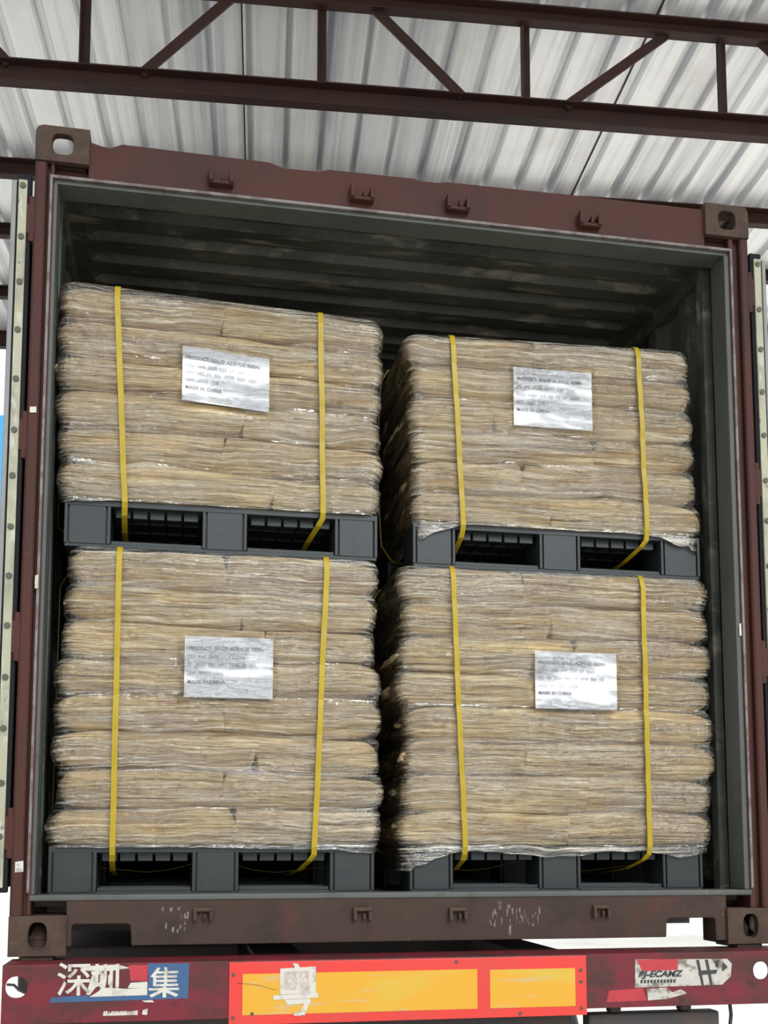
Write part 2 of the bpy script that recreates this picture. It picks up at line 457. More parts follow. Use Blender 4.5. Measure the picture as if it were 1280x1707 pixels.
tv = 1.264
truss = empty('roof_truss', 'brown steel truss with zigzag webs under the roof, nearest the camera', 'roof truss', (0, 0, 0), rotz=SHED)
c = MB(); channel(c, -6.8, 6.8, tv, 4.19, 4.274); c.build('top_chord', M['shed_steel'], truss, bevel=0.002)
c = MB(); channel(c, -6.8, 6.8, tv, 3.692, 3.80); c.build('bottom_chord', M['shed_steel'], truss, bevel=0.002)
posts = [-1.316, -0.247, 0.717, 1.687]
step = 1.0
for u in [-5.35, -4.35, -3.35, -2.33] + posts + [2.7, 3.7, 4.7, 5.7]:
    c = MB(); c.bar((u, tv + 0.012, 3.79), (u, tv + 0.012, 4.20), 0.042, 0.014)
    c.box(u - 0.021, u - 0.015, tv - 0.03, tv + 0.01, 3.79, 4.2)
    c.build('web_post', M['shed_steel'], truss)
for a, b in [((-0.668, 4.195), (-1.06, 3.79)), ((-0.02, 4.22), (0.41, 3.80)), ((1.406, 4.20), (0.90, 3.79)), ((1.86, 4.22), (2.32, 3.79)),
             ((-2.02, 4.20), (-1.64, 3.79)), ((-2.6, 4.2), (-3.05, 3.79)), ((-3.9, 4.2), (-3.5, 3.79)), ((3.3, 4.2), (2.9, 3.79)), ((3.9, 4.2), (4.4, 3.79))]:
    c = MB(); c.bar((a[0], tv - 0.015, a[1]), (b[0], tv - 0.015, b[1]), 0.044, 0.014)
    c.build('web_diagonal', M['shed_steel'], truss)

for i, (v, h, lab) in enumerate([(2.72, 0.105, 'brown roof purlin directly behind the container top, first beyond the truss'),
                                 (3.40, 0.085, 'brown roof purlin beside the door tops, second beyond the truss'),
                                 (4.20, 0.085, 'brown roof purlin, third beyond the truss, just before the roof edge'),
                                 (4.90, 0.13, 'dark purlin along the far edge of the shed roof')]):
    c = MB(); channel(c, -6.8, 6.8, v, ROOF_Z - h, ROOF_Z - 0.001)
    o = shed_mesh(c, 'roof_purlin', M['shed_steel'], bevel=0.002)
    set_props(o, lab, 'purlin', 'roof purlins')
for i, (u, v) in enumerate([(-6.7, 1.26), (6.7, 1.26), (-6.7, 4.90), (6.7, 4.90)]):
    c = MB(); c.box(u - 0.08, u + 0.08, v - 0.08, v + 0.08, GROUND, ROOF_Z - 0.13 if v > 2 else 3.69)
    o = shed_mesh(c, 'pillar', M['shed_steel']); set_props(o, 'brown steel post carrying the shed roof', 'pillar', 'posts of the shed', kind='structure')

# what stands outside, seen as slivers past the doors
c = MB()
n = 60
c.grid([(-9.5 + 6.0 * i / n, 15 + (0.03 if i % 2 else 0), z) for z in (3.2, 7.5) for i in range(n + 1)], n + 1, 2)
o = c.build('sheet_building', M['blue_sheet'], fix=False)
md = o.modifiers.new('thick', 'SOLIDIFY'); md.thickness = 0.01
bw = MB(); bw.box(-9.5, -3.5, 15.05, 15.2, GROUND, 3.25)
b2 = bw.build('base_wall', M['pale_wall'], o)
set_props(o, 'blue sheet clad building on a pale base far off beyond the left door', 'building')
c = MB()
c.grid([(6.6 + 6.0 * i / n, 15 + (0.03 if i % 2 else 0), z) for z in (8.4, 9.4) for i in range(n + 1)], n + 1, 2)
o = c.build('fascia_building', M['blue_sheet'], fix=False)
md = o.modifiers.new('thick', 'SOLIDIFY'); md.thickness = 0.01
bw = MB(); bw.box(6.6, 12.6, 15.1, 15.3, GROUND, 8.5); bw.build('rendered_wall', M['pale_wall'], o)
set_props(o, 'pale building with a blue sheet fascia beyond the right door', 'building')
rnd = random.Random(4)
c = MB()
for i in range(420):
    x = -4.3 + rnd.uniform(-1.3, 1.3); y = 9.2 + rnd.uniform(-1.5, 1.5); h = rnd.uniform(0.1, 0.32); a = rnd.uniform(0, PI)
    dx, dy = 0.02 * math.cos(a), 0.02 * math.sin(a); lx, ly = rnd.uniform(-.08, .08), rnd.uniform(-.08, .08)
    c.add([(x - dx, y - dy, GROUND), (x + dx, y + dy, GROUND), (x + lx, y + ly, GROUND + h)], [(0, 1, 2)])
o = c.build('grass', M['grass'], fix=False); set_props(o, 'bright green grass tuft on the ground past the lower left corner', 'grass', kind='stuff')

# ------------------------------------------------------------------ shipping container
W2, H = 1.219, 2.591
LEN = 6.058
ct = empty('shipping_container', 'open rear end of a dull red steel shipping container loaded with pallets', 'shipping container')

# header with a stepped top edge
hp = [(-1.057, 2.425), (1.057, 2.425), (1.057, 2.574), (0.60, 2.572), (0.117, 2.566), (0.085, 2.559), (0.030, 2.559), (0.002, 2.565), (-0.283, 2.562),
      (-0.323, 2.550), (-0.43, 2.548), (-0.482, 2.563), (-0.953, 2.566), (-0.99, 2.549), (-1.02, 2.552), (-1.057, 2.562)]
hd = MB(); hd.plate(hp, [], 'y', 0.004, 0.09)
hd.box(-1.17, 1.17, 0.03, 0.09, 2.43, 2.47)
header = hd.build('header', M['red_frame'], ct, bevel=0.003)
hs = MB(); hs.box(-1.165, 1.15, 0.006, 0.095, 2.409, 2.424); hs.build('header_soffit', M['jamb'], ct, bevel=0.002)
lip = MB()
lip.box(-1.172, 1.155, -0.006, 0.005, 2.422, 2.431)
lip.box(-1.172, -1.164, -0.006, 0.005, 0.185, 2.422)
lip.box(1.147, 1.155, -0.006, 0.005, 0.185, 2.422)
lip.build('gasket_lip', M['lip'], ct)

def keeper(x, z, parent, flip=1):
    k = MB()
    K = 1.0 if flip > 0 else 0.72
    k.box(x - 0.040 * K, x + 0.040 * K, -0.022 * K, 0.004, z - 0.022 * flip * K - 0.006, z - 0.022 * flip * K + 0.006)
    k.box(x - 0.040 * K, x - 0.026 * K, -0.030 * K, 0.004, z - 0.024 * K, z + 0.022 * K)
    k.box(x + 0.026 * K, x + 0.040 * K, -0.030 * K, 0.004, z - 0.024 * K, z + 0.014 * K)
    k.box(x + 0.002 * K, x + 0.012 * K, -0.026 * K, 0.004, z - 0.02 * K, z + 0.006 * K)
    k.build('cam_keeper', M['casting'] if flip < 0 else M['red_frame'], parent, bevel=0.003)
for x, z in [(-0.639, 2.483), (-0.176, 2.482), (0.152, 2.484), (0.621, 2.478)]:
    keeper(x, z, header)

# sill with a fork cut-out near each corner
sp = [(-1.057, 0.172), (-1.057, 0.026), (-1.041, 0.026), (-1.041, 0.085), (-1.034, 0.091), (-0.879, 0.091), (-0.871, 0.085), (-0.867, 0.026),
      (0.842, 0.026), (0.845, 0.08), (0.852, 0.087), (1.008, 0.087), (1.016, 0.08), (1.018, 0.012), (1.057, 0.012), (1.057, 0.172)]
sl = MB(); sl.plate(sp, [], 'y', 0.0, 0.05)
sill = sl.build('sill', M['brown_sill'], ct, bevel=0.003)
th = MB(); th.box(-1.165, 1.15, -0.004, 0.10, 0.160, 0.178); th.build('threshold', M['jamb'], ct, bevel=0.004)
for x, z in [(-0.658, 0.115), (-0.17, 0.111), (0.136, 0.108), (0.614, 0.111)]:
    keeper(x, z, sill, -1)
rnd = random.Random(8)
pk = MB()
for i in range(34):
    x = rnd.uniform(0.24, 0.41); z = rnd.uniform(0.055, 0.15); w = rnd.uniform(0.002, 0.007); h = rnd.uniform(0.008, 0.035)
    pk.add([(x, -0.0008, z), (x + w, -0.0008, z + 0.003), (x + w * 0.8, -0.0008, z - h), (x + 0.001, -0.0008, z - h * 0.7)], [(0, 1, 2, 3)])
for i in range(12):
    x = rnd.uniform(-0.79, -0.70); z = rnd.uniform(0.07, 0.14); w = rnd.uniform(0.003, 0.010); h = rnd.uniform(0.006, 0.02)
    pk.add([(x, -0.0008, z), (x + w, -0.0008, z + 0.004), (x + w * 0.7, -0.0008, z - h), (x, -0.0008, z - h * 0.6)], [(0, 1, 2, 3)])
o = pk.build('peeled_paint', M['lip'], sill, fix=False); o['label'] = 'pale peeled streaks on the brown sill'; o['kind'] = 'stuff'

# corner posts
def post(sgn):
    p = MB()
    if sgn < 0:
        poly = [(-1.219, 0.03), (-1.219, 0.0), (-1.212, -0.006), (-1.188, -0.006), (-1.182, 0.0), (-1.182, 0.016), (-1.170, 0.016), (-1.170, 0.0), (-1.160, 0.0), (-1.160, 0.10), (-1.219, 0.14)]
    else:
        poly = [(1.219, 0.03), (1.219, 0.0), (1.212, -0.006), (1.192, -0.006), (1.186, 0.0), (1.186, 0.018), (1.162, 0.018), (1.162, 0.0), (1.145, 0.0), (1.145, 0.10), (1.219, 0.14)]
    p.prism(poly, 'z', 0.118, 2.473)
    return p.build('corner_post', M['red_frame'], ct, bevel=0.002)
pl = post(-1); pr_ = post(1)
jb = MB(); jb.box(-1.1645, -1.150, 0.004, 0.105, 0.178, 2.41); jb.build('jamb', M['jamb'], ct, bevel=0.003)
jb = MB(); jb.box(1.128, 1.150, 0.004, 0.105, 0.178, 2.41); jb.build('jamb', M['jamb'], ct, bevel=0.003)
# lashing bars standing just inside each jamb
lb = MB(); lb.box(1.118, 1.150, 0.15, 0.20, 0.17, 2.44); lb.box(1.122, 1.150, 0.146, 0.15, 0.18, 0.34)
lb.build('lashing_post', M['inner_wall'], ct, bevel=0.006)
lb = MB(); lb.box(-1.172, -1.150, 0.15, 0.19, 0.17, 2.44); lb.build('lashing_post', M['inner_wall'], ct, bevel=0.006)

# corner castings
def casting(sx, top):
    z0, z1 = (H - 0.118, H + 0.001) if top else (0.0, 0.118)
    x0, x1 = (-W2, -W2 + 0.165) if sx < 0 else (W2 - 0.165, W2)
    cx, cz = (x0 + x1) / 2, (z0 + z1) / 2
    m = MB()
    hole = oval(cx + (0.0), cz + (0.0), 0.033, 0.035, p=3.2) if top else oval(cx, cz, 0.027, 0.040, p=2.6)
    r = 0.022
    if top:
        if sx < 0: outer = [(x0, z0), (x1, z0), (x1, z1), (x0 + r, z1), (x0 + r * .3, z1 - r * .3), (x0, z1 - r)]
        else: outer = [(x0, z0), (x1, z0), (x1, z1 - r), (x1 - r * .3, z1 - r * .3), (x1 - r, z1), (x0, z1)]
    else: outer = rectloop(x0, x1, z0, z1)
    yf = -0.012
    m.plate(outer, [hole], 'y', yf, yf + 0.028)
    # side plates, upper and lower plates; the outer side and the free face carry holes too
    side = [oval(0.075, cz, 0.036, 0.027, p=3)]
    xo = x0 if sx < 0 else x1
    m.plate(rectloop(yf + 0.02, 0.166, z0 + 0.001, z1 - (r if top else 0.001)), side, 'x', xo, xo - sx * 0.02)
    xi = x1 if sx < 0 else x0
    m.box(*sorted((xi, xi + sx * 0.014)), yf + 0.02, 0.166, z0, z1)
    cap = rectloop(x0 + 0.001, x1 - 0.001, yf + 0.02, 0.166)
    aper = [oval(cx, 0.07, 0.036, 0.060, p=2.6)]
    if top:
        m.plate(cap, [oval(cx, 0.078, 0.045, 0.068, p=3)], 'z', z1 - 0.010, z1)
        m.box(x0, x1, yf + 0.02, 0.166, z0, z0 + 0.015)
    else:
        m.plate(cap, aper, 'z', z0, z0 + 0.024)
        m.box(x0, x1, yf + 0.02, 0.166, z1 - 0.012, z1)
        m.box(x0, x1, 0.158, 0.166, z0, z1)
    return m.build('corner_casting', M['casting'], ct, bevel=0.004)
for sx in (-1, 1):
    for top in (True, False):
        casting(sx, top)

# roof panel: ribs run across the width, ends die out before the side rail
rp_ = MB()
xs = [-1.16, -1.13, -1.10, -1.085, -1.06, -0.8, -0.4, 0, 0.4, 0.8, 1.05, 1.075, 1.09, 1.12, 1.165]
ys = []
y = 0.10
pitch = 0.152
while y < LEN - 0.1:
    for t in (0, 0.10, 0.20, 0.42, 0.52, 0.62, 0.80): ys.append(y + t * pitch)
    y += pitch
def trap(t):
    t %= 1.0
    if t < 0.1: return 0
    if t < 0.2: return (t - 0.1) / 0.1
    if t < 0.52: return 1
    if t < 0.62: return 1 - (t - 0.52) / 0.1
    return 0
vs = []
for yy in ys:
    for x in xs:
        e = max(0.0, min(1.0, (1.095 - abs(x + 0.003)) / 0.03))
        vs.append((x, yy, 2.515 + 0.030 * e * trap((yy - 0.10) / pitch + 1e-6)))
rp_.grid(vs, len(xs), len(ys))
o = rp_.build('roof_panel', M['inner_wall'], ct, fix=False)
md = o.modifiers.new('thick', 'SOLIDIFY'); md.thickness = 0.004; md.offset = 1

def side_wall(sx):
    m = MB()
    pts = []
    y = 0.10; P = 0.278
    prof = []
    while y < LEN - 0.1:
        for t, d in ((0, 0), (0.26, 0), (0.50, 1), (0.76, 1)): prof.append((y + t * P, d))
        y += P
    for z in (0.13, 2.46):
        for yy, d in prof:
            pts.append((sx * (1.172 + 0.034 * d), yy, z))
    m.grid(pts, len(prof), 2)
    o = m.build('side_wall', M['inner_wall'], ct, fix=False)
    md = o.modifiers.new('thick', 'SOLIDIFY'); md.thickness = 0.003; md.offset = 0
    r = MB(); r.box(*sorted((sx * 1.155, sx * 1.215)), 0.14, LEN - 0.1, 2.455, 2.53); r.build('top_rail', M['inner_wall'], ct, bevel=0.004)
    r = MB(); r.box(*sorted((sx * 1.172, sx * 1.215)), 0.14, LEN - 0.1, 0.095, 0.20); r.build('bottom_rail', M['brown_sill'], ct, bevel=0.004)
side_wall(-1); side_wall(1)
m = MB(); m.box(-1.17, 1.17, 0.09, LEN - 0.05, 0.140, 0.170); m.build('floor_board', M['floor'], ct)
m = MB()
m.box(-1.2, 1.2, LEN - 0.08, LEN, 0.0, 2.56); m.build('end_wall', M['inner_wall'], ct)
for i in range(19):
    yy = 0.5 + i * 0.29
    m = MB(); m.box(-1.17, 1.17, yy, yy + 0.045, 0.034, 0.139); m.build('cross_member', M['dark_steel'], ct)

# doors folded right back along the sides
def door(sx):
    x0, x1 = sorted((sx * 1.236, sx * 1.285))
    leaf = MB(); leaf.box(x0 + 0.004, x1 - 0.004, 0.03, 1.19, 0.20, 2.40)
    d = leaf.build('door', M['red_frame'], ct, bevel=0.003)
    sg = MB()
    a, b = sorted((sx * 1.272, sx * 1.287)); sg.box(a, b, 0.0, 1.19, 0.19, 2.405)
    sg.build('door_skin', M['door_grey'], d, bevel=0.003)
    gk = MB(); a, b = sorted((sx * 1.228, sx * 1.272)); gk.box(a, b, 0.004, 0.03, 0.185, 2.43); gk.build('door_gasket', M['rubber'], d, bevel=0.004)
    st = MB(); a, b = sorted((sx * 1.240, sx * 1.266)); st.box(a, b, -0.004, 0.004, 0.20, 2.405); st.build('retaining_strip', M['strip'], d, bevel=0.001)
    for z in [2.385, 2.216, 2.068, 1.912, 1.754, 1.591, 1.447, 1.287, 1.135, 0.982, 0.825, 0.671, 0.508, 0.35]:
        r = MB(); r.cyl((sx * 1.253, z), 0.0095, 'y', -0.008, -0.003, 14); r.build('rivet', M['rivet'], d)
    for z in (2.28, 1.58, 0.95, 0.36):
        hg = MB(); a, b = sorted((sx * 1.200, sx * 1.246)); hg.box(a, b, -0.002, 0.024, z - 0.05, z + 0.05)
        hg.cyl((sx * 1.225, 0.010), 0.013, 'z', z - 0.075, z + 0.075, 14)
        hg.build('hinge', M['red_frame'], d, bevel=0.003)
    return d
door(-1); door(1)
for x, z, w, h, lab in [(-1.199, 1.658, 0.020, 0.020, 'small white tag'), (-1.194, 0.262, 0.024, 0.034, 'cream paper tag'),
                        (-1.172, 1.12, 0.010, 0.045, 'pale paint chip'), (1.141, 1.06, 0.008, 0.045, 'pale paint chip')]:
    t = MB(); y_ = -0.0085 if x < -1.18 else (-0.001 if x > 0 else -0.0075)
    t.plate([(x - w / 2, z - h / 2), (x + w / 2, z - h * .45), (x + w * .45, z + h / 2), (x - w / 2, z + h * .4)], [], 'y', y_, y_ + 0.0012)
    o = t.build('paper_tag', M['white_paint'], pl if x < 0 else pr_); o['label'] = lab

# ------------------------------------------------------------------ trailer chassis under the container
tr = empty('trailer_chassis', 'worn red trailer chassis carrying the container, with a rear marking board', 'trailer', (0, 0.3, GROUND))
YB = -0.12
bm_ = MB()
outer = rectloop(-1.215, 1.235, -0.178, -0.012)
bm_.plate(outer, [oval(-1.176, -0.074, 0.030, 0.030, p=2.2), oval(1.107, -0.074, 0.027, 0.028, p=2.2)], 'y', YB, YB + 0.010)
bm_.box(-1.215, 1.235, YB + 0.001, 0.06, -0.022, -0.012)
bm_.box(-1.0, 0.62, YB + 0.001, 0.0, -0.178, -0.168)
bm_.box(-1.0, 0.70, 0.05, 0.062, -0.178, -0.0125)
beam = bm_.build('rear_beam', M['beam_red'], tr, bevel=0.002)
for sx in (-1, 1):
    t = MB(); t.cyl((sx * 1.137, 0.072), 0.030, 'z', -0.012, 0.045, 16); t.cyl((sx * 1.137, 0.072), 0.034, 'z', 0.045, 0.085, 16, 0.012)
    t.box(sx * 1.137 - 0.045, sx * 1.137 + 0.045, 0.0, 0.15, -0.0125, -0.001)
    t.build('twist_lock', M['casting'], tr, bevel=0.002)
    m = MB(); x = sx * 0.42
    m.box(x - 0.075, x + 0.075, 0.06, 6.5, -0.03, -0.014); m.box(x - 0.075, x + 0.075, 0.06, 6.5, -0.48, -0.462); m.box(x - 0.008, x + 0.008, 0.06, 6.5, -0.47, -0.02)
    m.build('main_beam', M['dark_steel'], tr)
for yy in (0.9, 1.8, 2.7, 3.6, 4.5, 5.4):
    m = MB(); m.box(-0.75 if yy < 3 else -1.15, 0.42, yy, yy + 0.07, -0.12, -0.02); m.build('cross_beam', M['dark_steel'], tr)
# dark box added under the floor at left to shut out daylight
m = MB(); m.box(-1.25, -0.52, 0.45, 5.6, -0.16, -0.012); m.build('daylight_blocker', M['dark_steel'], tr, bevel=0.01)
m = MB(); m.box(-1.14, 0.60, 6.0, 6.25, -0.5, 0.12); m.build('front_blocker', M['dark_steel'], tr)  # dark block added at the front end to keep the underfloor gap dark
for yy in (2.0, 3.3):
    for sx in (-1, 1):
        w = MB()
        r = 0.48
        prof = [(-0.12, r * 0.62), (-0.13, r * 0.92), (-0.10, r), (0.10, r), (0.13, r * 0.92), (0.12, r * 0.62), (0.06, r * 0.3), (-0.06, r * 0.3)]
        nn = 36
        pts = []
        for k in range(nn):
            a = 2 * PI * k / nn
            for dx, rr in prof: pts.append((sx * 1.02 + dx, yy + rr * math.cos(a), GROUND + r + rr * math.sin(a)))
        b = len(prof)
        w.add(pts, [(k * b + j, k * b + (j + 1) % b, ((k + 1) % nn) * b + (j + 1) % b, ((k + 1) % nn) * b + j) for k in range(nn) for j in range(b)])
        wh = w.build('wheel', M['tyre'], tr, smooth=True)
        hb = MB(); hb.cyl((yy, GROUND + r), r * 0.6, 'x', sx * 1.02 - 0.05, sx * 1.02 + 0.05, 28); hb.build('rim', M['dark_steel'], wh)
    ax = MB(); ax.cyl((yy, GROUND + 0.48), 0.06, 'x', -0.95, 0.95, 16); ax.build('axle', M['dark_steel'], tr)
# bumper bar with lamps below
m = MB(); m.box(0.545, 0.99, -0.06, 0.0, -0.34, -0.205); m.box(0.62, 0.66, -0.05, -0.01, -0.205, -0.170); m.box(0.86, 0.90, -0.05, -0.01, -0.205, -0.170)
lampb = m.build('lamp_bracket', M['dark_steel'], tr, bevel=0.008)
for x in (0.66, 0.86):
    m = MB(); m.cyl((x, -0.292), 0.042, 'y', -0.075, -0.06, 28); m.build('tail_lamp', M['lamp_red'], lampb)
m = MB(); m.box(-1.21, 0.5, -0.03, 0.04, -0.42, -0.182); m.build('bumper_bar', M['dark_steel'], tr, bevel=0.006)
m = MB(); m.tube([(1.03, -0.05, -0.17), (1.035, -0.05, -0.22), (1.025, -0.05, -0.29), (1.04, -0.05, -0.36)], 0.006); m.build('hanging_cable', M['cable'], tr)
m = MB(); m.tube([(-1.205, -0.10, -0.068), (-1.185, -0.098, -0.070), (-1.172, -0.097, -0.084), (-1.150, -0.10, -0.094)], 0.004); m.build('hanging_cable', M['cable'], tr)

# marking board: red surround, yellow middle, painted character
YP = YB - 0.004
mb_ = MB(); mb_.box(-0.582, 0.515, YP, YP + 0.004, -0.196, -0.016); board = mb_.build('marking_board', M['plate_red'], tr, bevel=0.0008)
m = MB(); m.box(-0.543, 0.165, YP - 0.0012, YP, -0.168, -0.050); m.build('reflector_panel', M['plate_yellow'], board)
m = MB(); m.box(0.205, 0.478, YP - 0.0012, YP, -0.168, -0.053); m.build('reflector_panel', M['plate_yellow'], board)
m = MB()
QN = [0]
def quad(mm, pts, y, t=0.0006):
    QN[0] = (QN[0] + 1) % 17
    mm.plate(pts, [], 'y', y - t - QN[0] * 0.00004, y)
yy = YP - 0.0014
# the character for the province, in dingy white brush strokes
bx, bz = -0.378, -0.086
for pts in [[(-.058, .052), (.052, .056), (.052, .044), (-.058, .040)], [(-.058, .052), (-.047, .052), (-.047, -.022), (-.058, -.022)],
            [(.030, .056), (.052, .056), (.052, -.022), (.030, -.022)], [(-.058, -.014), (.052, -.012), (.052, -.024), (-.058, -.026)],
            [(-.020, .068), (-.004, .066), (.004, .052), (-.012, .052)],
            [(-.034, .018), (.024, .020), (.024, .011), (-.034, .009)], [(-.008, .038), (.001, .038), (.001, -.012), (-.008, -.012)],
            [(-.030, .036), (-.022, .036), (-.014, .022), (-.022, .020)], [(.020, .036), (.012, .036), (.004, .022), (.012, .020)],
            [(-.009, .010), (-.001, .010), (-.026, -.010), (-.036, -.010)], [(-.006, .010), (.002, .010), (.028, -.010), (.018, -.010)],
            [(-.078, -.028), (.060, -.024), (.060, -.038), (-.078, -.042)],
            [(-.044, -.042), (.036, -.040), (.036, -.054), (-.034, -.058)], [(.036, -.044), (.018, -.054), (.000, -.088), (.018, -.090)],
            [(.012, -.078), (.006, -.092), (-.016, -.090), (-.010, -.080)]]:
    quad(m, [(bx + p[0] * 0.96, bz + p[1] * 0.96) for p in pts], yy)
m.build('lettering', M['white_paint'], board)
m = MB(); m.box(bx - 0.052, bx + 0.045, yy - 0.0003, yy, bz - 0.022, bz + 0.050); ob = m.build('paint_smear', M['smear'], board)
m = MB()
for a, b in [((-0.56, -0.075), (-0.50, -0.082)), ((-0.50, -0.082), (-0.445, -0.098))]:
    m.bar((a[0], yy, a[1]), (b[0], yy, b[1]), 0.0006, 0.0022)
m.build('scratch', M['black_mark'], board)
m = MB()
for x, z in [(-0.570, -0.052), (-0.570, -0.175), (0.497, -0.060), (0.497, -0.175), (0.497, -0.095), (-0.515, -0.165), (0.10, -0.028), (0.30, -0.186)]:
    m = MB(); m.cyl((x, z), 0.0055, 'y', YP - 0.002, YP, 10); m.build('screw', M['rivet'], board)

# stickers on the left of the beam
YS = YB - 0.001
sk = MB(); sk.plate([(-1.085, -0.119), (-0.699, -0.116), (-0.697, -0.016), (-0.815, -0.015), (-0.812, -0.070), (-0.86, -0.095), (-0.95, -0.10), (-1.08, -0.104)], [], 'y', YS, YB)
st = sk.build('sticker', M['blue_decal'], beam); st['label'] = 'torn blue and white lettered sticker'
m = MB(); m.plate([(-0.868, -0.018), (-0.815, -0.019), (-0.815, -0.064), (-0.862, -0.063)], [], 'y', YS - 0.0004, YB); m.build('red_patch', M['red_decal'], st)
m = MB()
for pts in [[(-.975, -.105), (-.935, -.080), (-.872, -.085), (-.815, -.082), (-.815, -.104)], [(-.862, -.068), (-.815, -.066), (-.815, -.083), (-.870, -.083)],
            [(-1.005, -.019), (-.90, -.016), (-.865, -.026), (-.92, -.034), (-1.000, -.030)], [(-.968, -.040), (-.955, -.038), (-.958, -.078), (-.975, -.10), (-.985, -.098)],
            [(-.948, -.040), (-.938, -.040), (-.938, -.080), (-.948, -.080)], [(-.925, -.045), (-.917, -.045), (-.915, -.072), (-.925, -.072)]]:
    quad(m, pts, YS - 0.0002)
m.build('torn_backing', M['white_paint'], st)
text_part('lettering', '深', -1.018, YS - 0.0008, -0.062, 0.100, M['white_paint'], st, align='CENTER', bold=0.001)
m = MB()
for pts in [[(.28, 1.), (.38, .97), (.15, .66), (.05, .70)], [(.14, .80), (.24, .80), (.24, .38), (.14, .38)], [(.48, 1.), (.58, 1.), (.62, .86), (.53, .86)],
            [(.50, .88), (.60, .88), (.60, .38), (.50, .38)], [(.2, .87), (.96, .87), (.96, .79), (.2, .79)], [(.2, .73), (.92, .73), (.92, .65), (.2, .65)],
            [(.2, .59), (.92, .59), (.92, .51), (.2, .51)], [(.2, .45), (.97, .45), (.97, .37), (.2, .37)], [(.0, .32), (1., .32), (1., .24), (.0, .24)],
            [(.46, .36), (.58, .36), (.58, .0), (.46, .0)], [(.42, .27), (.5, .20), (.10, .01), (.02, .09)], [(.58, .27), (.5, .20), (.90, .01), (.98, .09)]]:
    quad(m, [(-.811 + p[0] * .086, -.112 + p[1] * .086) for p in pts], YS - 0.0002)
m.build('lettering', M['white_paint'], st)
text_part('lettering', '圳', -0.932, YS - 0.0008, -0.060, 0.086, M['white_paint'], st, align='CENTER', bold=0.0015)
m = MB()
rnd = random.Random(2)
for i in range(16):
    x = -0.935 + i * 0.006; quad(m, [(x, -.150 + rnd.uniform(-.004, .004)), (x + .005, -.146), (x + .004, -.160), (x - .002, -.158)], YB)
quad(m, [(-.826, -.146), (-.812, -.142), (-.814, -.160), (-.828, -.158)], YB); quad(m, [(-.83, -.120), (-.80, -.118), (-.795, -.125), (-.82, -.124)], YB)
o = m.build('paint_marks', M['white_paint'], beam); o['label'] = 'white scrawled paint marks'
# stickers on the right of the beam
sk = MB(); sk.plate([(0.678, -0.031), (0.99, -0.035), (1.005, -0.05), (1.0, -0.09), (0.97, -0.115), (0.676, -0.118)], [], 'y', YS, YB)
s2 = sk.build('sticker', M['old_label'], beam); s2['label'] = 'weathered white sticker with black lettering'
m = MB(); m.plate([(0.684, -0.032), (0.822, -0.032), (0.820, -0.066), (0.70, -0.068)], [], 'y', YS - 0.0004, YB); m.build('red_patch', M['red_decal'], s2)
text_part('lettering', 'BJ-ECAMZ', 0.686, YS - 0.0006, -0.078, 0.026, M['black_mark'], s2, shear=0.3, xscale=1.25, bold=0.001)
m = MB()
for i in range(11):
    x = 0.694 + i * 0.011; quad(m, [(x, -.096), (x + .008, -.094), (x + .006, -.106), (x, -.104)], YS)
for x in (0.895, 0.925): quad(m, [(x - .012, -.036), (x - .002, -.036), (x + .012, -.115), (x + .004, -.115)], YS)
for pts in [[(.945, -.040), (.962, -.038), (.958, -.060), (.950, -.060)], [(.975, -.045), (.99, -.06), (.97, -.075)], [(.89, -.070), (.955, -.068), (.95, -.080), (.89, -.084)]]:
    quad(m, pts, YS)
m.build('lettering', M['black_mark'], s2)
m = MB(); m.plate([(0.716, -0.122), (0.78, -0.120), (0.80, -0.135), (0.83, -0.126), (0.85, -0.140), (0.78, -0.155), (0.718, -0.158)], [], 'y', YS, YB)
s3 = m.build('sticker', M['old_label'], beam)
m = MB(); m.plate([(0.59, -0.125), (0.70, -0.120), (0.715, -0.158), (0.58, -0.160)], [], 'y', YS + 0.0003, YB); m.build('sticker', M['red_decal'], beam)

